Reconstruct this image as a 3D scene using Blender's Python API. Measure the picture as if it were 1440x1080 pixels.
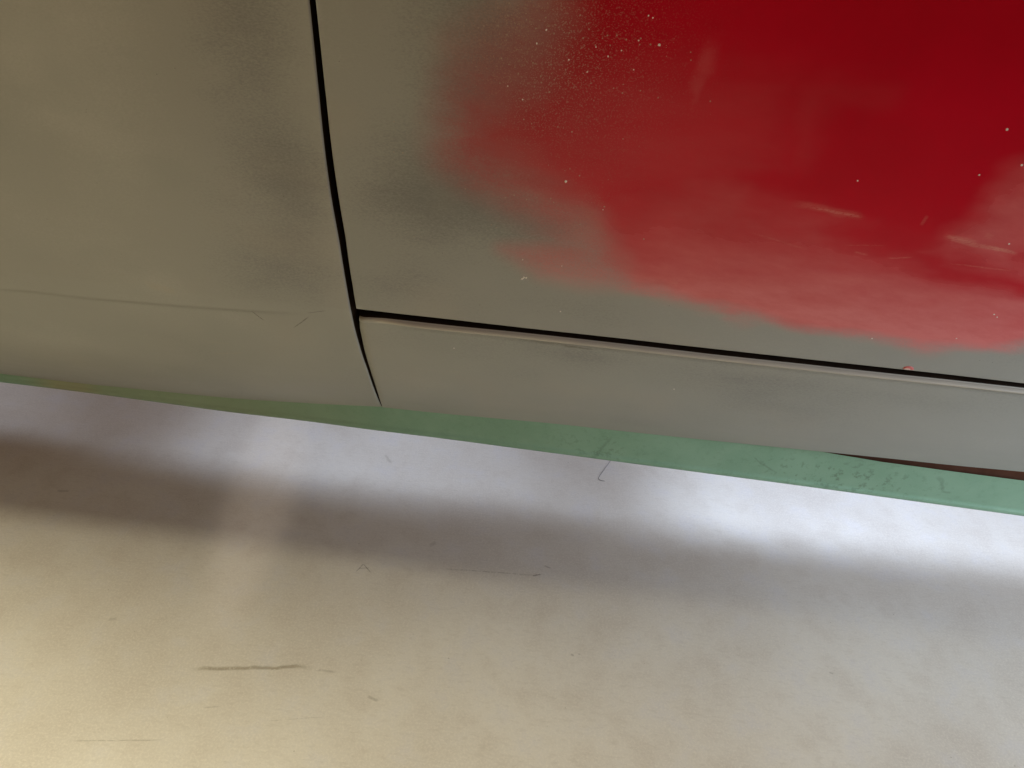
import bpy, bmesh, math, random
import numpy as np
from mathutils import Vector, Matrix

for o in list(bpy.data.objects):
    bpy.data.objects.remove(o)
scene = bpy.context.scene
col = scene.collection
rng = np.random.default_rng(7)

# ------------------------------------------------------------------ camera
F = 1040.0                       # focal length in photograph pixels (1440 x 1080)
PITCH = math.radians(35.0)
d = np.array([0.991, -0.115, 0.030]); d /= np.linalg.norm(d)        # car axis seen in camera axes
# world up in camera axes: perpendicular to d, with the view pitched down by PITCH
uz = math.sin(PITCH)
# u = (ux, uy, uz):  u.d = 0, |u| = 1
a_ = d[0]; b_ = d[1]; c_ = d[2] * uz
A_ = a_ * a_ + b_ * b_; B_ = 2 * b_ * c_; C_ = c_ * c_ - a_ * a_ * (1 - uz * uz)
uy = (-B_ + math.sqrt(B_ * B_ - 4 * A_ * C_)) / (2 * A_)
ux = (-b_ * uy - c_) / a_
U = np.array([ux, uy, uz])
V = np.cross(U, d)
R = np.array([d, V, U])          # rows: world axes in camera axes  -> world = R @ cam
ZD = 0.305                       # height of the door's lower edge
ray0 = R @ (lambda v: v / np.linalg.norm(v))(np.array([0.0, 540 - 462.0, -F]))
CAM = np.array([0.0, 0.0, ZD]) - 0.55 * ray0

cam_data = bpy.data.cameras.new('camera')
cam_data.sensor_fit = 'HORIZONTAL'
cam_data.sensor_width = 36.0
cam_data.lens = 36.0 * F / 1440.0
cam_data.clip_start = 0.01
cam_data.clip_end = 100.0
cam = bpy.data.objects.new('camera', cam_data)
col.objects.link(cam)
M4 = Matrix([[*R[0], CAM[0]], [*R[1], CAM[1]], [*R[2], CAM[2]], [0, 0, 0, 1]])
cam.matrix_world = M4
scene.camera = cam

# ------------------------------------------------------------------ world, lamps, exposure
world = bpy.data.worlds.new('World'); scene.world = world
world.use_nodes = True
bg = world.node_tree.nodes['Background']
bg.inputs[0].default_value = (1.0, 0.58, 0.29, 1)
bg.inputs[1].default_value = 0.21

STREAK_FROM, STREAK_TO = (-0.02, -1.44, 0.34), (-0.262, 0.095, 0.0)
def lamp(name, kind, loc, target, energy, color, **kw):
    L = bpy.data.lights.new(name, kind)
    L.energy = energy; L.color = color
    for k, v in kw.items(): setattr(L, k, v)
    o = bpy.data.objects.new(name, L); col.objects.link(o)
    o.location = loc
    o.rotation_euler = (Vector(target) - Vector(loc)).to_track_quat('-Z', 'Y').to_euler()
    return o

# cool daylight from an opening beyond the car, falling through the open shell
FAR = (0.85, 0.90, 1.20)
lamp('daylight_far', 'AREA', FAR, (0.2, 0.15, 0.0), 31, (0.69, 0.80, 1.0), shape='SQUARE', size=0.44)
# soft cool daylight from the doorway off to the right
lamp('daylight_right', 'AREA', (1.08, -0.28, 0.46), (0.40, 0.16, 0.0), 1.95, (0.72, 0.84, 1.0), shape='RECTANGLE', size=0.6, size_y=0.5, spread=math.radians(68))
# warm workshop lamp overhead, to the left
wl = lamp('workshop_lamp', 'AREA', (-0.82, 0.115, 1.60), (-0.6, -0.10, 0.0), 31, (1.0, 0.93, 0.66), shape='ELLIPSE', size=0.5, size_y=0.62, spread=math.radians(110))
wl.rotation_euler = (0.0, math.radians(-7), 0.0)
# added low spot, no known source: throws a narrow warm streak under the sill
lamp('streak_spot', 'SPOT', STREAK_FROM, STREAK_TO, 50, (1.0, 0.86, 0.74), spot_size=math.radians(3.6), spot_blend=1.0, shadow_soft_size=0.01)

scene.cycles.max_bounces = 5; scene.cycles.diffuse_bounces = 4; scene.cycles.glossy_bounces = 2
scene.view_settings.view_transform = 'Standard'
scene.view_settings.look = 'None'
scene.view_settings.exposure = 0.0
scene.view_settings.gamma = 1.0
scene.view_settings.use_curve_mapping = False

# ------------------------------------------------------------------ surfaces
def sstep(t): t = np.clip(t, 0, 1); return t * t * (3 - 2 * t)
def body_y(x, z):
    """side of the car: leans out above the door's lower edge, tucks in below it"""
    t = np.asarray(z, float) - ZD
    up = -0.17 * t + 0.20 * t * t
    dn = -0.30 * t + 1.6 * t * t
    return np.where(t > 0, up, dn)

SKIN_BOTTOM = None               # (x, z) of the outer skin's lower edge, filled in with the outlines
def rail_y(x, z):
    """lower green sill rail: just behind the skin's lower edge, set back further towards the right"""
    x = np.asarray(x, float); z = np.asarray(z, float)
    zs = np.interp(x, SKIN_BOTTOM[:, 0], SKIN_BOTTOM[:, 1])
    k = sstep((x - 0.10) / 0.25)
    return body_y(x, zs) + 0.0010 + 0.008 * k + 0.10 * (zs - z)

def cast(px, py, fn):
    """point of the photograph -> (x, z) on the surface y = fn(x, z)"""
    r = R @ np.array([px - 720.0, 540.0 - py, -F])
    t = (0 - CAM[1]) / r[1]
    for _ in range(40):
        p = CAM + t * r
        t = (float(fn(p[0], p[2])) - CAM[1]) / r[1]
    p = CAM + t * r
    return np.array([p[0], p[2]])

def on_body(px, py): return cast(px, py, body_y)
def on_rail(px, py): return cast(px, py, rail_y)
def on_floor(px, py):
    r = R @ np.array([px - 720.0, 540.0 - py, -F])
    t = -CAM[2] / r[2]
    p = CAM + t * r
    return np.array([p[0], p[1]])

def B(pts): return np.array([on_body(*p) for p in pts])

def resample(P, s):
    """P: polyline (n,2) -> points at fractions s of its length (smooth)"""
    P = np.asarray(P, float)
    L = np.r_[0, np.cumsum(np.linalg.norm(np.diff(P, axis=0), axis=1))]
    # light smoothing through dense cubic interpolation (Catmull-Rom)
    u = L / L[-1]
    m = np.gradient(P, u, axis=0)
    out = np.empty((len(s), 2))
    idx = np.clip(np.searchsorted(u, s, side='right') - 1, 0, len(u) - 2)
    h = (u[idx + 1] - u[idx])[:, None]; t = ((s - u[idx])[:, None]) / h
    out = (2*t**3-3*t**2+1)*P[idx] + (t**3-2*t**2+t)*h*m[idx] + (-2*t**3+3*t**2)*P[idx+1] + (t**3-t**2)*h*m[idx+1]
    return out

def coons(bot, top, left, right, nu, nv, su=None, sv=None):
    su = np.linspace(0, 1, nu) if su is None else su
    sv = np.linspace(0, 1, nv) if sv is None else sv
    b = resample(bot, su); t = resample(top, su); l = resample(left, sv); r = resample(right, sv)
    u = su[None, :, None]; v = sv[:, None, None]
    S = (1 - v) * b[None] + v * t[None] + (1 - u) * l[:, None] + u * r[:, None]
    S -= (1-u)*(1-v)*b[0] + u*(1-v)*b[-1] + (1-u)*v*t[0] + u*v*t[-1]
    return S                                # (nv, nu, 2) in (x, z)

# outlines of the panels, read off the photograph and laid on the body side
fr = [(536.7, 572.8), (530.5, 560), (522.8, 540), (516, 520), (509, 500), (503.2, 480), (497.9, 460), (493.8, 440), (490, 420), (486.6, 400), (483.3, 380),
      (477.0, 340), (466.3, 280), (456.7, 213), (446.5, 120), (434, 0), (412, -200)]
fb = [(-150, 511), (-60, 519), (0, 526), (50, 532), (100, 538), (213, 549.5), (320, 560), (430, 567.5), (536.7, 572.8)]
FR, FB = B(fr), B(fb)
dl = [(500.9, 434.6), (498.3, 420), (495.2, 400), (491.8, 380), (486.3, 340), (476.2, 280), (466.5, 213), (456.2, 120), (443.3, 0), (421, -200)]
db = [(500.9, 434.6), (560, 441.6), (620, 448.2), (740, 462), (860, 475), (960, 486.3), (1145, 506.7), (1240, 517), (1340, 528), (1440, 539.7), (1600, 558)]
DL, DB = B(dl), B(db)
stp = [(504.4, 446.5), (520, 446.8), (540, 448), (570, 451.2), (620, 456.7), (740, 468.8), (900, 486.7), (960, 493.7), (1145, 514), (1240, 524.4), (1340, 535), (1440, 546), (1600, 563.5)]
sbt = [(537.8, 573), (580, 577.6), (620, 581.7), (700, 589), (780, 596.3), (860, 605), (960, 615.6), (1145, 634.4), (1240, 644), (1340, 654.6), (1440, 664), (1600, 680)]
slf = [(537.8, 573), (532.6, 560), (525.4, 540), (519, 520), (512.8, 500), (508.2, 480), (504.8, 462), (504.4, 446.5)]
ST, SB, SL = B(stp), B(sbt), B(slf)
X_FRONT, X_REAR, Z_TOP = -0.95, 1.45, 0.95
def ext_x(P, x, end=-1):
    """run an outline on, straight, beyond the picture to x"""
    a, b = (P[-1], P[-3]) if end == -1 else (P[0], P[2])
    q = a + (a - b) * (x - a[0]) / (a[0] - b[0])
    return np.r_[P, [a + (q - a) * 0.3, a + (q - a) * 0.65, q]] if end == -1 else np.r_[[q, a + (q - a) * 0.65, a + (q - a) * 0.3], P]
def ext_z(P, z):
    a, b = P[-1], P[-2]; q = a + (a - b) * (z - a[1]) / (a[1] - b[1]); return np.r_[P, [(a + q) / 2, q]]
FB = ext_x(FB, X_FRONT, 0); DB = ext_x(DB, X_REAR); ST = ext_x(ST, X_REAR); SB = ext_x(SB, X_REAR)
FR = ext_z(FR, Z_TOP); DL = ext_z(DL, Z_TOP)
xx_ = np.linspace(X_FRONT, X_REAR, 481); kk_ = np.hanning(33)[1:-1]; kk_ /= kk_.sum()
zz_ = np.interp(xx_, np.r_[FB[:, 0], SB[1:, 0]], np.r_[FB[:, 1], SB[1:, 1]])
zz_ = np.convolve(np.pad(zz_, 15, mode='reflect', reflect_type='odd'), kk_, 'valid')
SKIN_BOTTOM = np.stack([xx_, zz_], -1)
def line3(a, b): a, b = np.asarray(a, float), np.asarray(b, float); return np.array([a, (a + b) / 2, b])
def dense(n0, f, n1): return np.r_[np.linspace(0, f, n0), np.linspace(f, 1, n1 + 1)[1:]]

def mesh_obj(name, verts, faces, mats, parent=None, smooth=True, mat_idx=None):
    me = bpy.data.meshes.new(name)
    me.from_pydata([tuple(map(float, v)) for v in verts], [], faces)
    for m in (mats if isinstance(mats, (list, tuple)) else [mats]): me.materials.append(m)
    if mat_idx is not None: me.polygons.foreach_set('material_index', np.asarray(mat_idx, np.int32))
    me.polygons.foreach_set('use_smooth', [smooth] * len(me.polygons))
    me.update()
    o = bpy.data.objects.new(name, me); col.objects.link(o)
    if parent: o.parent = parent
    return o

def panel(name, S, yfun, mats, parent, rad=0.0008, depth=0.014, flange=(1, 1, 1, 1)):
    """S: grid (nv,nu,2) -> skin with rolled edges and a return flange; flange for (bottom,right,top,left)"""
    nv, nu = S.shape[:2]
    Y = yfun(S[..., 0], S[..., 1])
    verts = np.stack([S[..., 0], Y, S[..., 1]], -1).reshape(-1, 3)
    I = np.arange(nv * nu).reshape(nv, nu)
    faces = [(int(I[j, i]), int(I[j, i+1]), int(I[j+1, i+1]), int(I[j+1, i])) for j in range(nv-1) for i in range(nu-1)]
    midx = [0] * len(faces)
    # boundary loop, counter-clockwise seen from outside (-y): bottom, right, top, left
    loop = np.r_[I[0, :-1], I[:-1, -1], I[-1, :0:-1], I[:0:-1, 0]]
    side = np.r_[np.full(nu-1, 0), np.full(nv-1, 1), np.full(nu-1, 2), np.full(nv-1, 3)]
    P = verts[loop][:, [0, 2]]
    T = np.roll(P, -1, 0) - np.roll(P, 1, 0); T /= np.linalg.norm(T, axis=1)[:, None] + 1e-12
    N = np.stack([T[:, 1], -T[:, 0]], -1)        # outward
    base = verts[loop].copy()
    rows = [loop]
    vs = list(verts); 
    steps = [(math.sin(t) - 1.0, 1 - math.cos(t)) for t in (0.5, 1.0, math.pi/2)] + [(0.0, depth / rad)]
    verts[loop, 0] -= N[:, 0] * rad; verts[loop, 2] -= N[:, 1] * rad
    vs = [verts]
    nxt = len(verts)
    for so, yo in steps:
        q = base.copy()
        q[:, 0] += N[:, 0] * rad * so; q[:, 2] += N[:, 1] * rad * so
        q[:, 1] += yo * rad
        vs.append(q); rows.append(np.arange(nxt, nxt + len(loop))); nxt += len(loop)
    n = len(loop)
    for k in range(len(rows) - 1):
        a, b = rows[k], rows[k + 1]
        for i in range(n):
            if not flange[side[i]]: continue
            j = (i + 1) % n
            faces.append((int(a[i]), int(b[i]), int(b[j]), int(a[j])))
            midx.append(1 if k == len(rows) - 2 else 0)
    return mesh_obj(name, np.concatenate(vs), faces, mats, parent, mat_idx=midx)

def set_attr(o, name, vals):
    a = o.data.attributes.new(name, 'FLOAT', 'POINT')
    a.data.foreach_set('value', np.asarray(vals, np.float32))

def coords(o):
    n = len(o.data.vertices); a = np.empty(n * 3, np.float32)
    o.data.vertices.foreach_get('co', a)
    a = a.reshape(-1, 3); return a[:, 0].astype(float), a[:, 2].astype(float)

# signed distance to polygon (negative inside), soft masks
def sdf(X, Z, poly):
    P = np.asarray(poly, float); n = len(P)
    dmin = np.full(X.shape, 1e9); inside = np.zeros(X.shape, bool)
    for i in range(n):
        a, b = P[i], P[(i + 1) % n]
        e = b - a; wx, wz = X - a[0], Z - a[1]
        t = np.clip((wx * e[0] + wz * e[1]) / (e @ e + 1e-15), 0, 1)
        dmin = np.minimum(dmin, (wx - e[0]*t)**2 + (wz - e[1]*t)**2)
        c = ((a[1] <= Z) & (b[1] > Z)) | ((b[1] <= Z) & (a[1] > Z))
        xx = a[0] + (Z - a[1]) / (b[1] - a[1] + 1e-15) * (b[0] - a[0])
        inside ^= c & (X < xx)
    dd = np.sqrt(dmin); return np.where(inside, -dd, dd)
def soft(X, Z, poly, w): return sstep(0.5 - sdf(X, Z, poly) / w)
def blob(X, Z, c, rx, rz, ang=0.0):
    dx, dz = X - c[0], Z - c[1]; ca, sa = math.cos(ang), math.sin(ang)
    u = (dx*ca + dz*sa) / rx; v = (-dx*sa + dz*ca) / rz
    return np.exp(-(u*u + v*v))
MM = 0.00053     # metres on the body for one photograph pixel, roughly

# ------------------------------------------------------------------ node helpers
class NT:
    def __init__(s, name):
        s.m = bpy.data.materials.new(name); s.m.use_nodes = True
        s.t = s.m.node_tree; s.b = s.t.nodes['Principled BSDF']
        s.pos = s.n('ShaderNodeTexCoord').outputs['Object']
    def n(s, k, **p):
        q = s.t.nodes.new(k)
        for a, v in p.items(): setattr(q, a, v)
        return q
    def put(s, sock, v):
        if hasattr(v, 'is_output') or isinstance(v, bpy.types.NodeSocket): s.t.links.new(v, sock)
        elif isinstance(v, (tuple, list)) and len(v) == 3 and sock.type == 'RGBA': sock.default_value = (*v, 1)
        else: sock.default_value = v
    def math(s, op, a, b=0.0, c=0.0, clamp=False):
        q = s.n('ShaderNodeMath', operation=op, use_clamp=clamp)
        for i, v in enumerate((a, b, c)): s.put(q.inputs[i], v)
        return q.outputs[0]
    def add(s, a, b): return s.math('ADD', a, b)
    def mul(s, a, b): return s.math('MULTIPLY', a, b)
    def sub(s, a, b): return s.math('SUBTRACT', a, b)
    def ramp(s, v, a, b, lo=0.0, hi=1.0):
        q = s.n('ShaderNodeMapRange', interpolation_type='SMOOTHSTEP')
        for i, x in enumerate((v, a, b, lo, hi)): s.put(q.inputs[i], x)
        return q.outputs[0]
    def mix(s, f, a, b):
        q = s.n('ShaderNodeMix', data_type='RGBA')
        s.put(q.inputs[0], f); s.put(q.inputs[6], a); s.put(q.inputs[7], b)
        return q.outputs[2]
    def attr(s, name): return s.n('ShaderNodeAttribute', attribute_name=name).outputs['Fac']
    def mapped(s, loc=(0,0,0), rot=(0,0,0), sc=(1,1,1), kind='TEXTURE', vec=None):
        q = s.n('ShaderNodeMapping', vector_type=kind); s.put(q.inputs[0], vec or s.pos)
        q.inputs['Location'].default_value = loc; q.inputs['Rotation'].default_value = rot; q.inputs['Scale'].default_value = sc
        return q.outputs[0]
    def noise(s, scale, detail=3, rough=0.55, vec=None, sc=(1,1,1), dist=0.0):
        q = s.n('ShaderNodeTexNoise')
        v = vec or s.pos
        if sc != (1,1,1): v = s.mapped(sc=sc, kind='POINT', vec=v)
        s.put(q.inputs['Vector'], v)
        q.inputs['Scale'].default_value = scale; q.inputs['Detail'].default_value = detail
        q.inputs['Roughness'].default_value = rough; q.inputs['Distortion'].default_value = dist
        return q.outputs['Fac']
    def dots(s, scale, r0, r1, keep):
        """scattered round specks: mask"""
        q = s.n('ShaderNodeTexVoronoi'); s.put(q.inputs['Vector'], s.pos); q.inputs['Scale'].default_value = scale
        c = s.n('ShaderNodeSeparateColor'); s.put(c.inputs[0], q.outputs['Color'])
        rad = s.ramp(c.outputs[0], 0, 1, r0, r1)
        m = s.ramp(s.math('DIVIDE', q.outputs['Distance'], rad), 0.6, 1.0, 1.0, 0.0)
        return s.mul(m, s.math('GREATER_THAN', s.add(c.outputs[1], keep), 1.0))
    def stroke(s, p0, p1, w, axes='xz', wob=0.6, brk=0.45, seed=0.0, taper=True, fine=900):
        """a scratch from p0 to p1, w wide: broken, wobbling mask"""
        p0, p1 = np.asarray(p0, float), np.asarray(p1, float)
        c = (p0 + p1) / 2; e = p1 - p0; L = np.linalg.norm(e); ang = math.atan2(e[1], e[0])
        sep = s.n('ShaderNodeSeparateXYZ'); s.put(sep.inputs[0], s.pos)
        a = sep.outputs['X']; b = sep.outputs['Z' if axes == 'xz' else 'Y']
        a = s.sub(a, float(c[0])); b = s.sub(b, float(c[1]))
        ca, sa = math.cos(ang), math.sin(ang)
        u = s.add(s.mul(a, ca), s.mul(b, sa)); v = s.sub(s.mul(b, ca), s.mul(a, sa))
        if not hasattr(s, 'sn'):
            mp = s.mapped(rot=(0, ang, 0) if axes == 'xz' else (0, 0, ang), vec=s.pos)
            s.sn = (s.noise(60, 1, vec=mp), s.noise(fine / 4, 2, 0.7, vec=mp, sc=(1, 5, 5)))
        n1, n2 = s.sn
        v = s.add(v, s.mul(s.sub(n1, 0.5), wob * w * 3))
        m = s.ramp(s.math('ABSOLUTE', v), w * 0.15, w * 0.75, 1, 0)
        m = s.mul(m, s.ramp(s.math('ABSOLUTE', u), L * (0.25 if taper else 0.42), L * 0.5, 1, 0))
        return s.mul(m, s.ramp(n2, brk - 0.12, brk + 0.12))
    def bump(s, h, strength, dist=0.001, prev=None):
        q = s.n('ShaderNodeBump'); q.inputs['Strength'].default_value = strength; q.inputs['Distance'].default_value = dist
        s.put(q.inputs['Height'], h)
        if prev: s.put(q.inputs['Normal'], prev)
        return q.outputs[0]
    def done(s, color, rough, normal=None, spec=0.5, coat=None):
        s.put(s.b.inputs['Base Color'], color); s.put(s.b.inputs['Roughness'], rough)
        s.put(s.b.inputs['Specular IOR Level'], spec)
        if normal: s.put(s.b.inputs['Normal'], normal)
        if coat is not None: s.put(s.b.inputs['Coat Weight'], coat); s.b.inputs['Coat Roughness'].default_value = 0.12
        return s.m

PRIMER = (0.372, 0.396, 0.374); PRIMER_DARK = (0.222, 0.236, 0.230); PRIMER_PALE = (0.462, 0.490, 0.462)

def primer_nodes(t):
    """sanded olive-grey primer: colour, roughness, normal"""
    tone, hue = t.attr('tone'), t.attr('hue')
    n2 = t.noise(70, 2, 0.6, sc=(0.35, 1, 1.5)); n3 = t.noise(1100, 1, 0.6, sc=(0.5, 1, 1))
    k = t.add(tone, t.add(t.mul(t.sub(n2, 0.5), 0.15), t.mul(t.sub(n3, 0.5), 0.42)))
    c = t.mix(t.ramp(k, 0.0, -0.6), PRIMER, PRIMER_DARK)
    c = t.mix(t.ramp(k, 0.0, 0.6), c, PRIMER_PALE)
    c = t.mix(t.mul(t.ramp(hue, 0.0, 0.5), 0.45), c, (0.335, 0.365, 0.345))
    c = t.mix(t.mul(t.ramp(hue, 0.0, -0.5), 0.30), c, (0.430, 0.420, 0.370))
    c = t.mix(t.mul(t.dots(330, 0.05, 0.14, 0.05), 0.5), c, (0.08, 0.075, 0.06))
    b = t.bump(t.add(n3, t.mul(n2, 0.6)), 0.10, 0.0005)
    r = t.add(0.46, t.mul(t.sub(n2, 0.5), 0.22))
    return c, r, b

def vnoise(X, Z, freq, seed, octaves=3):
    """smooth value noise in -0.5..0.5 at body points"""
    g = np.random.default_rng(seed); out = 0; amp = 0.55; tab = g.random((64, 64))
    for o in range(octaves):
        a, b2 = X * freq + 13.7 * o + 100, Z * freq + 7.3 * o + 100
        i0, j0 = np.floor(a).astype(int), np.floor(b2).astype(int); fa, fb_ = sstep(a - i0), sstep(b2 - j0)
        q = lambda i, j: tab[(i0 + i) % 64, (j0 + j) % 64]
        out = out + amp * ((q(0,0)*(1-fa)+q(1,0)*fa)*(1-fb_) + (q(0,1)*(1-fa)+q(1,1)*fa)*fb_ - 0.5)
        amp *= 0.5; freq *= 2
    return out
def weather(o, X, Z, tone, seed):
    """slow drift of tone and hue over a primed panel"""
    set_attr(o, 'tone', 0.8 * tone + 0.55 * vnoise(X, Z * 1.6, 11, seed))
    set_attr(o, 'hue', 1.1 * vnoise(X, Z * 1.3, 17, seed + 5))

def mat_primer(name):
    t = NT(name); c, r, b = primer_nodes(t)
    return t, c, r, b

# ------------------------------------------------------------------ floor (setting)
t = NT('floor_paint')
big = t.noise(4.5, 2, 0.55); mid = t.noise(26, 3, 0.6); fine = t.noise(520, 2, 0.7); fib = t.noise(300, 2, 0.65, sc=(0.35, 1, 1))
c = t.mix(t.ramp(big, 0.3, 0.7), (0.52, 0.485, 0.435), (0.61, 0.585, 0.535))
c = t.mix(t.mul(t.ramp(mid, 0.45, 0.72), 0.40), c, (0.47, 0.42, 0.365))
c = t.mix(t.mul(t.ramp(mid, 0.50, 0.28), 0.45), c, (0.55, 0.54, 0.555))
c = t.mix(t.mul(t.ramp(fine, 0.40, 0.72), 0.40), c, (0.72, 0.68, 0.60))
c = t.mix(t.mul(t.ramp(fib, 0.50, 0.70), 0.16), c, (0.38, 0.34, 0.29))
c = t.mix(t.mul(t.dots(150, 0.03, 0.12, 0.06), 0.5), c, (0.22, 0.19, 0.14))
c = t.mix(t.mul(t.dots(430, 0.05, 0.20, 0.10), 0.35), c, (0.30, 0.26, 0.20))
FS = [((262, 940), (445, 938), 0.0036, 0.80, 0.36), ((440, 942), (475, 945), 0.002, 0.5, 0.4), ((612, 799), (760, 810), 0.0012, 0.75, 0.46),
      ((90, 1042), (240, 1041), 0.0009, 0.55, 0.42), ((500, 805), (512, 793), 0.0011, 0.8, 0.3), ((510, 793), (522, 806), 0.0011, 0.8, 0.3),
      ((504, 800), (520, 799), 0.0010, 0.6, 0.3), ((515, 980), (532, 987), 0.0026, 0.55, 0.3), ((152, 871), (166, 869), 0.003, 0.45, 0.3),
      ((602, 768), (614, 762), 0.005, 0.30, 0.3), ((80, 690), (98, 692), 0.003, 0.55, 0.3), ((285, 996), (312, 994), 0.0011, 0.5, 0.4),
      ((748, 811), (762, 808), 0.0016, 0.8, 0.25), ((765, 796), (775, 800), 0.0014, 0.7, 0.3), ((802, 921), (807, 923), 0.0022, 0.8, 0.25), ((813, 920), (816, 921), 0.0016, 0.6, 0.25),
      ((1165, 946), (1172, 948), 0.002, 0.6, 0.2), ((540, 640), (552, 652), 0.0035, 0.35, 0.3), ((370, 1015), (470, 1008), 0.0007, 0.4, 0.45)]
b = t.bump(t.add(fine, t.mul(mid, 3.0)), 0.12, 0.0007)
rr = t.add(0.48, t.mul(t.sub(mid, 0.5), 0.20))
FLOOR = t.done(c, rr, b, spec=0.35)
me_v = [(-4, -3, 0), (4, -3, 0), (4, 4, 0), (-4, 4, 0)]
floor = mesh_obj('floor', me_v, [(0, 1, 2, 3)], FLOOR, smooth=False)
floor['kind'] = 'structure'
# scuffs, scratches and drips on the paint: thin worn marks lying on the floor
def mark_material(name, color):
    t = NT(name)
    uv = t.n('ShaderNodeUVMap').outputs[0]
    sep = t.n('ShaderNodeSeparateXYZ'); t.put(sep.inputs[0], uv)
    n1 = t.noise(60, 1); n2 = t.noise(330, 2, 0.7)
    v = t.add(sep.outputs['Y'], t.mul(t.sub(n1, 0.5), 1.6))
    m = t.ramp(t.math('ABSOLUTE', v), 0.15, 0.75, 1, 0)
    m = t.mul(m, t.ramp(t.math('ABSOLUTE', sep.outputs['X']), 0.30, 0.5, 1, 0))
    brk = t.attr('broken')
    m = t.mul(m, t.ramp(t.sub(n2, brk), -0.12, 0.12))
    t.put(t.b.inputs['Alpha'], t.mul(m, t.attr('amount')))
    return t.done(color, 0.6, spec=0.3)
SCUFF = mark_material('scuff_grime', (0.13, 0.105, 0.06)); OLIVE = mark_material('scuff_olive', (0.25, 0.20, 0.09))
for i, (p0, p1, w, amt, brk) in enumerate(FS):
    a, bq = on_floor(*p0), on_floor(*p1); e = bq - a; n_ = np.array([-e[1], e[0]]) / np.linalg.norm(e)
    hw = max(w, 0.001) * 2.0
    P = [a - n_ * hw, bq - n_ * hw, bq + n_ * hw, a + n_ * hw]
    o = mesh_obj('scuff_mark', [(p[0], p[1], 0.0003 + 0.00003 * i) for p in P], [(0, 1, 2, 3)], SCUFF if i else OLIVE, floor, smooth=False)
    uvl = o.data.uv_layers.new(name='UVMap'); k = hw / w
    for li, c_ in enumerate([(-0.5, -k), (0.5, -k), (0.5, k), (-0.5, k)]): uvl.data[li].uv = c_
    set_attr(o, 'amount', [amt * 0.38] * 4); set_attr(o, 'broken', [brk] * 4)

# ------------------------------------------------------------------ car
car = bpy.data.objects.new('car', None); col.objects.link(car); car.empty_display_size = 0.1
car['label'] = 'car side in grey primer, worn red paint on its door, green sill rail'
car['category'] = 'car'

t = NT('jamb_dark')
JAMB = t.done(t.mix(t.noise(40, 3), (0.010, 0.008, 0.006), (0.05, 0.03, 0.018)), 0.9, spec=0.1)

# --- front fender
t, c, r, b = mat_primer('fender_primer')
# pencil-thin cracks in the filler beside the feature line
for i, (p0, p1, w, a) in enumerate([((352, 436), (372, 452), 0.0010, 0.6), ((412, 462), (436, 444), 0.0009, 0.55), ((430, 440), (460, 436), 0.0009, 0.35)]):
    c = t.mix(t.mul(t.stroke(on_body(*p0), on_body(*p1), w, seed=i*2.3, brk=0.35), a), c, (0.07, 0.06, 0.045))
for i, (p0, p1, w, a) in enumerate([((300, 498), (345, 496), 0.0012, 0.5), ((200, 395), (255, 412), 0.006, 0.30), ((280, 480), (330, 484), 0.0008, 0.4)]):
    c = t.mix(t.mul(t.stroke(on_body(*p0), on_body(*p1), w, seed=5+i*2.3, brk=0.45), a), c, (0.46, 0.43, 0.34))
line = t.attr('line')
c = t.mix(t.mul(line, 0.30), c, (0.12, 0.11, 0.08))  # thin dark line painted along the crease, standing in for its shadow
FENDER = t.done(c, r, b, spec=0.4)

S = coons(FB, line3((X_FRONT, Z_TOP), FR[-1]), line3(FB[0], (X_FRONT, Z_TOP)), FR, 0, 0, su=1 - dense(260, 0.45, 30)[::-1], sv=dense(230, 0.50, 24))
crease = B([(-150, 395), (-60, 404), (40, 411), (125, 420.5), (250, 430.5), (350, 437.5), (450, 442)])
def crease_d(X, Z):
    return Z - np.interp(X, crease[:, 0], crease[:, 1])
def crease_fade(X):
    x1 = crease[-1][0]; return sstep((x1 - X) / 0.06)
def fender_y(X, Z):
    y = body_y(X, Z)
    dd = crease_d(X, Z); fd = crease_fade(X)
    y = y + 0.0014 * fd * sstep(0.5 - dd / 0.004) * np.exp(np.minimum(dd, 0) / 0.03)      # set in just under the line
    y = y - 0.0035 * np.exp(-((X - on_body(260, 250)[0]) / 0.10) ** 2 - ((Z - on_body(260, 250)[1]) / 0.09) ** 2)
    y = y + 0.0018 * np.exp(-((X - on_body(370, 120)[0]) / 0.035) ** 2 - ((Z - on_body(370, 120)[1]) / 0.08) ** 2)
    return y
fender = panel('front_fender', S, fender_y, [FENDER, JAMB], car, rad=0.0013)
X, Z = coords(fender)
tone = np.zeros_like(X)
for (p, rx, rz, a) in [((345, 90), 60, 130, -0.26), ((400, 190), 60, 130, -0.20), ((350, 385), 75, 50, -0.22), ((440, 330), 45, 110, -0.26), ((60, 230), 45, 60, -0.22),
                       ((90, 160), 150, 220, 0.42), ((30, 330), 70, 60, -0.12), ((225, 400), 60, 18, 0.22), ((80, 480), 150, 50, 0.30), ((470, 480), 22, 60, -0.15), ((420, 40), 20, 60, 0.05)]:
    tone += a * blob(X, Z, on_body(*p), rx * MM, rz * MM * 1.1)
weather(fender, X, Z, tone, 1)
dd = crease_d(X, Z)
set_attr(fender, 'line', np.exp(-(dd / 0.0016) ** 2) * crease_fade(X) * sstep((X - crease[1][0]) / 0.06))

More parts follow.
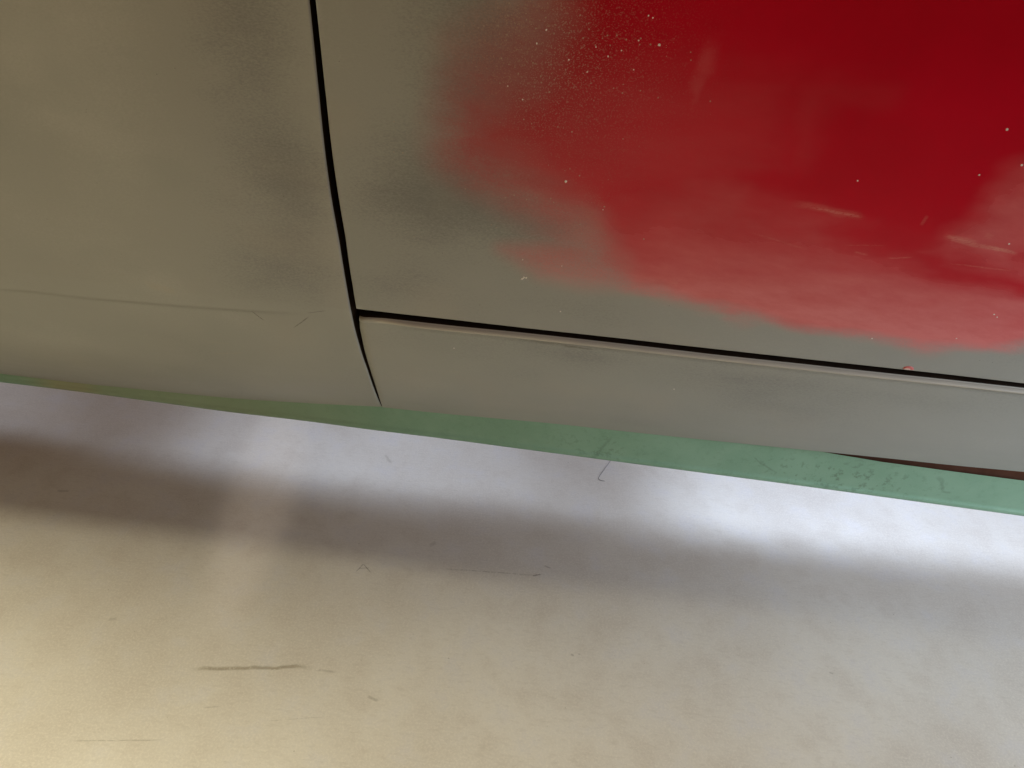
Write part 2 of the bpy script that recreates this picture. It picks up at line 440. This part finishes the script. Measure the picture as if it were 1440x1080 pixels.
# --- door
S = coons(DB, line3(DL[-1], (X_REAR, Z_TOP)), DL, line3(DB[-1], (X_REAR, Z_TOP)), 0, 0, su=dense(480, 0.38, 40), sv=dense(260, 0.52, 24))
t, c, r, b = mat_primer('door_paint')
red_a, scuff_a, spk = t.attr('red'), t.attr('scuff'), t.attr('speckle')
nB = t.noise(1100, 2, 0.75); nC = t.noise(150, 3, 0.7, sc=(0.45, 1, 1.3), vec=t.mapped(rot=(0, 0.12, 0)))
edge = t.sub(1.0, t.math('ABSOLUTE', t.sub(t.mul(red_a, 2), 1.0)))             # 1 in the feathered border
rm = t.add(red_a, t.mul(edge, t.add(t.mul(t.sub(nB, 0.5), 0.75), t.mul(t.sub(nC, 0.5), 0.30))))
rm = t.math('ADD', rm, 0.0, clamp=True)
sc = t.math('ADD', scuff_a, t.mul(t.mul(scuff_a, t.sub(nC, 0.5)), 0.55), clamp=True)
redc = t.mix(t.ramp(t.attr('hue'), -0.5, 0.5), (0.50, 0.0, 0.017), (0.58, 0.0, 0.021))
redc = t.mix(t.attr('red_dark'), redc, (0.24, 0.008, 0.012))
redc = t.mix(sc, redc, (0.76, 0.235, 0.240))
DS = [((1110, 283), (1222, 309), 0.0046, 0.34, 0.40), ((1138, 291), (1218, 307), 0.0016, 0.75, 0.44), ((1322, 332), (1428, 356), 0.0030, 0.80, 0.44),
      ((1385, 347), (1434, 357), 0.0022, 0.90, 0.42), ((1326, 331), (1380, 341), 0.0026, 0.6, 0.42), ((1200, 354), (1222, 359), 0.0014, 0.5, 0.42),
      ((1245, 363), (1285, 362), 0.0012, 0.5, 0.42), ((1294, 318), (1306, 302), 0.0022, 0.35, 0.35), ((1384, 330), (1397, 334), 0.0035, 0.35, 0.45),
      ((1330, 370), (1430, 382), 0.0010, 0.4, 0.45), ((1050, 325), (1140, 352), 0.0014, 0.28, 0.46), ((940, 395), (956, 398), 0.0045, 0.5, 0.5),
      ((1180, 345), (1250, 345), 0.0009, 0.3, 0.48)]
for i, (p0, p1, w, amt, brk) in enumerate(DS):
    m = t.stroke(on_body(*p0), on_body(*p1), w, seed=i * 4.7 + 1, brk=brk, wob=0.35, fine=1600)
    redc = t.mix(t.mul(m, amt * 0.58), redc, (0.72, 0.30, 0.25))
c = t.mix(rm, c, redc)
dotm = t.math('MAXIMUM', t.dots(380, 0.05, 0.24, spk), t.mul(t.ramp(nB, 0.53, 0.66), t.mul(spk, 1.3)))
c = t.mix(t.mul(dotm, 0.80), c, (0.46, 0.37, 0.29))
rr = t.add(t.mul(r, t.sub(1.0, rm)), t.mul(rm, t.add(0.16, t.mul(sc, 0.38))))
DOOR = t.done(c, rr, b, spec=0.22)
door = panel('door', S, body_y, [DOOR, JAMB], car)
X, Z = coords(door)
tone = np.zeros_like(X)
for (p, rx_, rz_, a) in [((560, 110), 70, 90, 0.05), ((670, 60), 90, 130, -0.60), ((680, 290), 130, 60, -0.42), ((560, 250), 60, 60, -0.22), ((580, 395), 90, 60, -0.25), ((840, 440), 200, 25, -0.18),
                         ((1250, 505), 200, 25, 0.10), ((780, 325), 40, 25, -0.15)]:
    tone += a * blob(X, Z, on_body(*p), rx_ * MM, rz_ * MM * 1.1)
weather(door, X, Z, tone, 2)
# red top coat left on the door, feathered into the primer
def PB(pts): return B(pts)
Xw = X + 0.018 * vnoise(X, Z, 26, 41) + 0.006 * vnoise(X, Z, 120, 42); Zw = Z + 0.014 * vnoise(X, Z * 2.0, 26, 43) + 0.005 * vnoise(X * 0.5, Z, 120, 44) + 0.009 * vnoise(X * 0.35, Z * 2.0, 70, 45)      # ragged rubbing
core = PB([(768, -210), (768, 0), (735, 50), (682, 100), (658, 140), (645, 180), (640, 215), (676, 244), (728, 272), (766, 294), (798, 312), (828, 338), (858, 372), (905, 404), (940, 424), (1000, 437),
           (1060, 447), (1110, 458), (1160, 466), (1230, 478), (1290, 488), (1380, 490), (1440, 482), (1600, 470), (1600, -210)])
sd = sdf(Xw, Zw, core)
# the feather is wide on the upper left, tight along the lower edge
wl = blob(X, Z, on_body(690, 90), 150*MM, 190*MM); 
width = 0.020 + 0.080 * np.clip(wl, 0, 1) ** 0.7 + 0.040 * blob(X, Z, on_body(830, 345), 70*MM, 70*MM)
red = sstep(0.5 - sd / width)
halo = soft(X, Z, PB([(705, 350), (760, 342), (840, 335), (890, 404), (820, 402), (760, 388)]), 0.024) * 0.50
halo2 = soft(X, Z, PB([(610, 200), (690, 190), (800, 290), (740, 285), (650, 250), (612, 232)]), 0.03) * 0.40
red = np.clip(np.maximum.reduce([red, halo, halo2]), 0, 1)
set_attr(door, 'red', red)
def poly_soft(pts, w): return soft(Xw, Zw, PB(pts), w)
pz = lambda y0: on_body(1000, y0)[1]
# dusty, scuffed zone grows towards the lower edge (measured along the door)
zl = np.interp(X, DB[:, 0], DB[:, 1])
hgt = (Z - zl)                                # height above the door's lower edge
h1 = 0.030; 
scuff = 0.92 * sstep((0.140 - hgt) / 0.120) 
scuff = np.maximum(scuff, 0.13 * poly_soft([(640, 90), (860, 90), (1110, 120), (1120, 240), (850, 300), (700, 250)], 0.05))
scuff = np.maximum(scuff, 0.27 * poly_soft([(1000, 66), (1016, 68), (1012, 110), (990, 140), (966, 165), (972, 120)], 0.010))
scuff = np.maximum(scuff, 0.14 * poly_soft([(1130, 130), (1200, 118), (1265, 128), (1250, 145), (1170, 150), (1150, 185), (1140, 232), (1112, 232), (1118, 180)], 0.030))
scuff = np.maximum(scuff, 0.26 * poly_soft([(850, 285), (960, 258), (1050, 262), (1060, 275), (1130, 288), (1200, 312), (1170, 335), (1000, 350), (880, 350)], 0.045))
pinktri = poly_soft([(1600, 180), (1440, 245), (1335, 330), (1318, 350), (1330, 362), (1380, 372), (1425, 380), (1432, 360), (1600, 330)], 0.034)
dark1 = poly_soft([(1030, 246), (1130, 232), (1600, 225), (1600, 240), (1340, 340), (1290, 356), (1440, 386), (1600, 395), (1600, 440), (1440, 418), (1380, 404), (1300, 390), (1262, 372), (1200, 350), (1166, 322), (1230, 318), (1140, 285), (1050, 256)], 0.018)
darktop = poly_soft([(880, -210), (860, 60), (960, 90), (1130, 225), (1600, 225), (1600, -210)], 0.10)
scuff *= (1 - 0.78 * dark1) * (1 - 0.6 * darktop)
scuff = np.maximum(scuff, 0.50 * pinktri)
scuff *= (1 - 0.35 * poly_soft([(815, 300), (900, 290), (935, 370), (880, 378), (840, 360)], 0.06))
scuff = np.clip(scuff * (1 + 0.75 * vnoise(X * 0.45 + 0.05 * Z, Z * 2.2, 34, 46)), 0, 1)
set_attr(door, 'scuff', scuff)
set_attr(door, 'red_dark', np.clip(0.70 * blob(X, Z, on_body(745, 90), 100*MM, 120*MM), 0, 1))  # deeper red towards the upper left of the patch
spk = 0.55 * blob(X, Z, on_body(745, 55), 62*MM, 70*MM) + 0.20 * blob(X, Z, on_body(830, 60), 90*MM, 80*MM) + 0.16 * blob(X, Z, on_body(760, 180), 120*MM, 120*MM) + 0.35 * blob(X, Z, on_body(822, 320), 22*MM, 40*MM)
set_attr(door, 'speckle', np.clip(spk, 0, 0.6))

def crumb(verts_r, seed, squash=0.55):
    """irregular little lump"""
    bm = bmesh.new(); bmesh.ops.create_icosphere(bm, subdivisions=1, radius=1.0)
    rg = random.Random(seed)
    for v in bm.verts:
        v.co *= verts_r * rg.uniform(0.75, 1.2); v.co.y *= squash
    P = [tuple(v.co) for v in bm.verts]; Fc = [tuple(v.index for v in f.verts) for f in bm.faces]
    bm.free(); return P, Fc

t = NT('dust_white'); WHITE = t.done((0.88, 0.86, 0.82), 0.8, spec=0.2)
specks = [(795.5, 255, 2.4), (788, 438, 1.5), (1206, 254, 1.5), (1226, 476, 1.6), (1345, 476, 1.4), (1398, 442, 1.5), (1402, 446, 1.5), (1419, 343, 2.0), (927, 63, 2.2),
          (735, 365, 1.4), (790, 374, 1.0), (1437, 232, 2.2), (1416, 182, 2.2), (1377, 246, 1.6), (848, 295, 1.0), (755, 61, 1.6), (800, 84, 1.4), (768, 42, 1.5), (898, 57, 1.3), (838, 66, 1.2),
          (735, 140, 1.2), (714, 121, 1.2), (826, 101, 1.3), (855, 79, 1.4), (874, 71, 1.0), (891, 98, 1.1), (912, 22, 1.2), (918, 25, 1.2)]
VV, FF = [], []
for i, (px, py, rpx) in enumerate(specks):
    x, z = on_body(px, py); y = float(body_y(x, z))
    P, Fc = crumb(rpx * MM * 0.74, i)
    o0 = len(VV); VV += [(x + p[0], y + p[1], z + p[2]) for p in P]; FF += [tuple(k + o0 for k in f) for f in Fc]
for (px, py) in [(734, 392), (737, 390), (740, 390.5), (736, 391)]:
    x, z = on_body(px, py); P, Fc = crumb(1.7 * MM, int(px)); o0 = len(VV)
    VV += [(x + p[0], float(body_y(x, z)) + p[1], z + p[2]) for p in P]; FF += [tuple(k + o0 for k in f) for f in Fc]
ds = mesh_obj('dust_specks', VV, FF, WHITE, door); ds['kind'] = 'stuff'

# chip on the door's lower edge: red ring round a pale core
t = NT('chip_red'); CHR = t.done((0.72, 0.20, 0.19), 0.5)
t = NT('chip_pale'); CHP = t.done((0.85, 0.62, 0.56), 0.6)
x, z = on_body(1277, 519)
def half_disc(rx_, rz_, th, n=14):
    V_ = []; 
    ring = [(math.cos(math.pi * k / n) * rx_, math.sin(math.pi * k / n) * rz_) for k in range(n + 1)]
    V_ += [(x + a, float(body_y(x + a, z + bb)) + 0.0002, z + bb) for a, bb in ring]
    V_ += [(x + a * 0.8, float(body_y(x + a, z + bb)) - th, z + bb * 0.8) for a, bb in ring]
    n1 = n + 1
    Fc = [(k, k + 1, n1 + k + 1, n1 + k) for k in range(n)] + [tuple(range(n1, 2 * n1))]
    return V_, Fc
P, Fc = half_disc(0.0042, 0.0030, 0.0005); chip = mesh_obj('paint_chip', P, Fc, CHR, door, smooth=False)
x -= 0.0009
P, Fc = half_disc(0.0027, 0.0013, 0.0009); mesh_obj('chip_core', P, Fc, CHP, door, smooth=False)

# --- outer sill skin
S = coons(SB, ST, SL, line3(SB[-1], ST[-1]), 0, 0, su=dense(380, 0.38, 30), sv=np.r_[np.linspace(0, 0.84, 50), np.linspace(0.84, 1, 41)[1:]])
def sill_y(X, Z):
    y = body_y(X, Z)
    top = np.interp(X, ST[:, 0], ST[:, 1])
    dn = top - Z
    k = sstep((X - ST[1][0]) / 0.04)
    bead = np.where(dn < 0.0056, np.sin(np.clip(dn / 0.0056, 0, 1) * math.pi), 0)
    y = y - 0.0040 * bead * (0.4 + 0.6 * k) + 0.0010 * np.exp(-((dn - 0.0068) / 0.0022) ** 2) * k
    # the skin turns in towards the seam on the left
    sx = np.interp(Z, SL[:, 1], SL[:, 0]); e = np.clip(1 - (X - sx) / 0.006, 0, 1)
    return y + 0.0022 * e * e * sstep((Z - SL[0][1]) / 0.05)
t, c, r, b = mat_primer('sill_primer')
for i, (p0, p1, w, a) in enumerate([((590, 520), (660, 524), 0.0009, 0.35), ((560, 542), (640, 545), 0.0009, 0.3), ((700, 560), (780, 566), 0.0008, 0.25)]):
    c = t.mix(t.mul(t.stroke(on_body(*p0), on_body(*p1), w, seed=i*2.3+9, brk=0.5), a), c, (0.48, 0.45, 0.36))
for i, (p0, p1, w, a) in enumerate([((640, 463), (830, 492), 0.0028, 0.30), ((790, 486), (840, 493), 0.0012, 0.4), ((1000, 508), (1080, 514), 0.0012, 0.3), ((1250, 533), (1330, 541), 0.0012, 0.4)]):
    c = t.mix(t.mul(t.stroke(on_body(*p0), on_body(*p1), w, seed=i*2.9+19, brk=0.42), a), c, (0.12, 0.11, 0.085))
c = t.mix(t.mul(t.attr('bead'), 0.75), c, (0.60, 0.57, 0.48)); c = t.mix(t.mul(t.attr('groove'), 0.55), c, (0.10, 0.09, 0.065))  # bead painted paler in place of a highlight; groove below it darkened
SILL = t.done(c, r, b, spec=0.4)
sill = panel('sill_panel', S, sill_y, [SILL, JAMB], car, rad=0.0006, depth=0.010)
X, Z = coords(sill)
tone = np.zeros_like(X)
for (p, rx_, rz_, a) in [((820, 500), 90, 22, -0.25), ((1150, 545), 150, 30, -0.15), ((620, 540), 70, 30, 0.10), ((1400, 620), 150, 40, 0.25), ((900, 585), 120, 20, 0.05)]:
    tone += a * blob(X, Z, on_body(*p), rx_ * MM, rz_ * MM * 1.1)
weather(sill, X, Z, tone, 3)
dn = np.interp(X, ST[:, 0], ST[:, 1]) - Z; bead_vary = 0.7 + 0.6 * vnoise(X, Z * 0, 30, 9)
set_attr(sill, 'bead', sstep((dn + 0.0005) / 0.0008) * sstep((0.0052 - dn) / 0.0016) * bead_vary * sstep((X - ST[0][0]) / 0.02))
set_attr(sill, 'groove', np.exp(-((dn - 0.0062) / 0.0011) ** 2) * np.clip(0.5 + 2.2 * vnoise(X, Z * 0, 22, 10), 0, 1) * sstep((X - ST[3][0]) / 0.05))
x, z = on_body(948, 547); P, Fc = crumb(1.3 * MM, 71); 
VV = [(x + p[0], float(sill_y(np.array([x]), np.array([z]))[0]) + p[1], z + p[2]) for p in P]; FF = list(Fc)
x, z = on_body(638.5, 489.5); P, Fc = crumb(1.3 * MM, 72); o0 = len(VV)
VV += [(x + p[0], float(sill_y(np.array([x]), np.array([z]))[0]) + p[1], z + p[2]) for p in P]; FF += [tuple(k + o0 for k in f) for f in Fc]
ds = mesh_obj('dust_specks', VV, FF, WHITE, sill); ds['kind'] = 'stuff'

# --- green sill rail below the skin: visible face, rolled lower edge, underside, inner wall
t = NT('green_primer')
n1 = t.noise(30, 2, 0.6); n2 = t.noise(160, 3, 0.7); n3 = t.noise(900, 1)
c = t.mix(t.ramp(n1, 0.3, 0.7), (0.205, 0.375, 0.255), (0.238, 0.415, 0.290))
c = t.mix(t.mul(t.ramp(n3, 0.4, 0.7), 0.25), c, (0.27, 0.43, 0.32))
grime = t.attr('grime')
c = t.mix(t.mul(t.ramp(n2, 0.52, 0.66), t.mul(grime, 0.6)), c, (0.085, 0.135, 0.085))
c = t.mix(t.mul(t.attr('primer'), 0.9), c, (0.34, 0.35, 0.21))
for i, (p0, p1, w, a) in enumerate([((1318, 668), (1330, 692), 0.004, 0.5), ((1322, 690), (1340, 692), 0.003, 0.5), ((840, 640), (862, 612), 0.0028, 0.45), ((832, 646), (842, 634), 0.005, 0.4), ((1068, 650), (1090, 664), 0.002, 0.5), ((1060, 642), (1072, 656), 0.0016, 0.5)]):
    c = t.mix(t.mul(t.stroke(on_rail(*p0), on_rail(*p1), w, seed=i*1.7+3, brk=0.36), a * 0.6), c, (0.075, 0.115, 0.075))
b = t.bump(t.add(n2, n3), 0.07, 0.0006)
GREEN = t.done(c, t.add(0.44, t.mul(t.sub(n1, 0.5), 0.2)), b, spec=0.4)
t = NT('underseal'); UNDER = t.done(t.mix(t.noise(60, 2), (0.05, 0.038, 0.026), (0.085, 0.06, 0.04)), 0.85, spec=0.2)
gb = [(-150, 519), (-60, 529.5), (0, 537.3), (100, 550), (200, 563), (320, 580), (420, 591), (480, 598.5), (560, 608.5), (660, 621.7), (780, 637.3), (900, 653.2), (960, 661.3), (1145, 686), (1240, 699), (1330, 711), (1440, 726), (1600, 748)]
GB = ext_x(ext_x(np.array([on_rail(*p) for p in gb]), X_FRONT, 0), X_REAR)
gt = [(-150, 490), (300, 540), (537, 562), (780, 588), (960, 608), (1080, 620), (1130, 630.5), (1180, 639.5), (1240, 649.5), (1340, 663), (1440, 676), (1600, 698)]
GT = ext_x(ext_x(np.array([on_rail(*p) for p in gt]), X_FRONT, 0), X_REAR)
nx = 700
su = np.linspace(0, 1, nx)
gx = np.linspace(max(GB[0][0], GT[0][0]), min(GB[-1][0], GT[-1][0]), nx)
zb_ = np.interp(gx, GB[:, 0], GB[:, 1]); zt_ = np.interp(gx, GT[:, 0], GT[:, 1])
k = np.hanning(37)[1:-1]; k /= k.sum()
zb_ = np.convolve(np.pad(zb_, 17, mode='edge'), k, 'valid'); 
rows = []
rr_ = 0.0022
Y_IN = 0.200
LIP = 0.0034                                     # folded lip along the rail's lower edge, a little proud
hh = zt_ - zb_ - rr_
for f_ in np.linspace(1, 0, 12)[:-1]:
    z_ = zb_ + rr_ + np.minimum(LIP + 0.0006, hh * 0.5) + f_ * (hh - np.minimum(LIP + 0.0006, hh * 0.5)); rows.append(np.stack([gx, rail_y(gx, z_), z_], -1))
for q, pr in ((1.18, 0.0), (1.0, 0.0009), (0.5, 0.0011), (0.0, 0.0011)):
    z_ = zb_ + rr_ + np.minimum(LIP, hh * 0.42) * q; rows.append(np.stack([gx, rail_y(gx, z_) - pr, z_], -1))
n_face = len(rows)
yb = rail_y(gx, zb_ + rr_) - 0.0011
for a in (0.4, 0.8, 1.2, math.pi / 2):
    rows.append(np.stack([gx, yb + rr_ * (1 - math.cos(a)), zb_ + rr_ * (1 - math.sin(a))], -1))
rows.append(np.stack([gx, yb + 0.02, zb_], -1)); rows.append(np.stack([gx, np.full(nx, Y_IN - 0.004), zb_], -1))
rows.append(np.stack([gx, np.full(nx, Y_IN), zb_ + 0.004], -1))
rows.append(np.stack([gx, np.full(nx, Y_IN), np.full(nx, Z_TOP + 0.012)], -1))  # inner wall carried up, unseen, to block the overhead lamp
G = np.array(rows); nr = len(rows); I = np.arange(nr * nx).reshape(nr, nx)
faces = [(int(I[j, i]), int(I[j+1, i]), int(I[j+1, i+1]), int(I[j, i+1])) for j in range(nr-1) for i in range(nx-1)]
rail = mesh_obj('sill_rail', G.reshape(-1, 3), faces, [GREEN, UNDER], car, mat_idx=[0 if j < n_face + 1 else 1 for j in range(nr-1) for i in range(nx-1)])
rail['label'] = 'green painted lower sill rail under the grey skin'
X, Z = coords(rail)
gr = 0.15 + 0.9 * blob(X, Z, on_rail(1180, 670), 130*MM, 34*MM) + 0.5 * blob(X, Z, on_rail(845, 630), 60*MM, 30*MM)
set_attr(rail, 'grime', np.clip(gr, 0, 1))
xa = on_rail(90, 548)[0]; xb = on_rail(560, 600)[0]
prm = 0.95 * np.exp(-((X - xa) / 0.030) ** 2) + 0.45 * sstep((xb - X) / 0.22) * sstep((X - xa) / 0.02)
topr = np.interp(X, gx, zt_)
set_attr(rail, 'primer', np.clip(prm, 0, 0.9))

# --- rusty recess seen in the slot between skin and rail
t = NT('rust_brown')
RUST = t.done(t.mix(t.noise(90, 4), (0.09, 0.035, 0.018), (0.17, 0.075, 0.045)), 0.9, t.bump(t.noise(300, 3), 0.3, 0.001), spec=0.2)
xs = np.linspace(on_rail(1000, 640)[0], gx[-1], 80)
zt2 = np.interp(xs, gx, zt_)
rows = [np.stack([xs, rail_y(xs, zt2) + 0.0065, zt2 + q], -1) for q in (-0.006, 0.010, 0.03)]
G = np.array(rows); I = np.arange(G.shape[0] * 80).reshape(-1, 80)
mesh_obj('rusty_recess', G.reshape(-1, 3), [(int(I[j, i]), int(I[j, i+1]), int(I[j+1, i+1]), int(I[j+1, i])) for j in range(2) for i in range(79)], RUST, car)

# --- door jamb behind the shut lines
xs = np.linspace(X_FRONT, X_REAR, 60); zs = np.r_[np.linspace(ZD - 0.075, ZD + 0.02, 14), np.linspace(ZD + 0.03, Z_TOP, 16)]
XX, ZZ = np.meshgrid(xs, zs); YY = body_y(XX, ZZ) + 0.017
I = np.arange(XX.size).reshape(XX.shape)
mesh_obj('door_jamb', np.stack([XX, YY, ZZ], -1).reshape(-1, 3), [(int(I[j, i]), int(I[j, i+1]), int(I[j+1, i+1]), int(I[j+1, i])) for j in range(len(zs)-1) for i in range(59)], JAMB, car)

# --- unseen braces behind the sill, added to shade strips of the floor
def box(name, lo, hi, mat, parent):
    x0, y0, z0 = lo; x1, y1, z1 = hi
    v = [(x0,y0,z0),(x1,y0,z0),(x1,y1,z0),(x0,y1,z0),(x0,y0,z1),(x1,y0,z1),(x1,y1,z1),(x0,y1,z1)]
    return mesh_obj(name, v, [(0,3,2,1),(4,5,6,7),(0,1,5,4),(1,2,6,5),(2,3,7,6),(3,0,4,7)], mat, parent, smooth=False)
box('lamp_shield', (X_FRONT, -0.06, Z_TOP + 0.004), (X_REAR, 0.37, Z_TOP + 0.03), UNDER, car)  # unseen plate added to stop overhead light leaking under the car
fx, fy = on_floor(815, 690)
bx = fx + (FAR[0] - fx) * 0.38 / FAR[2]
box('shadow_brace', (bx - 0.03, 0.202, 0.36), (bx + 0.03, 1.1, 0.40), UNDER, car)
fx, fy = on_floor(140, 610)
bx = fx + (FAR[0] - fx) * 0.34 / FAR[2]
box('shadow_brace', (bx - 0.035, 0.202, 0.33), (bx + 0.035, 1.1, 0.36), UNDER, car)

# --- hair lying on the floor under the rail
t = NT('hair_dark'); HAIR = t.done((0.05, 0.04, 0.04), 0.5)
pts = [on_floor(*p) for p in [(868, 634), (858, 649), (850, 660), (844, 668), (841, 673), (843, 676), (850, 677)]]
cu = bpy.data.curves.new('hair', 'CURVE'); cu.dimensions = '3D'; cu.bevel_depth = 0.00024; cu.bevel_resolution = 2
sp = cu.splines.new('NURBS'); sp.points.add(len(pts) - 1); sp.order_u = 3; sp.use_endpoint_u = True
for p, q in zip(sp.points, pts): p.co = (q[0], q[1], 0.0006, 1)
tmp = bpy.data.objects.new('hair_tmp', cu); col.objects.link(tmp)
dg = bpy.context.evaluated_depsgraph_get()
me = bpy.data.meshes.new_from_object(tmp.evaluated_get(dg)); bpy.data.objects.remove(tmp)
hair = bpy.data.objects.new('hair', me); col.objects.link(hair)
me.materials.clear(); me.materials.append(HAIR)
hair['label'] = 'thin dark bent hair lying on the pale floor under the green sill'
hair['category'] = 'hair'
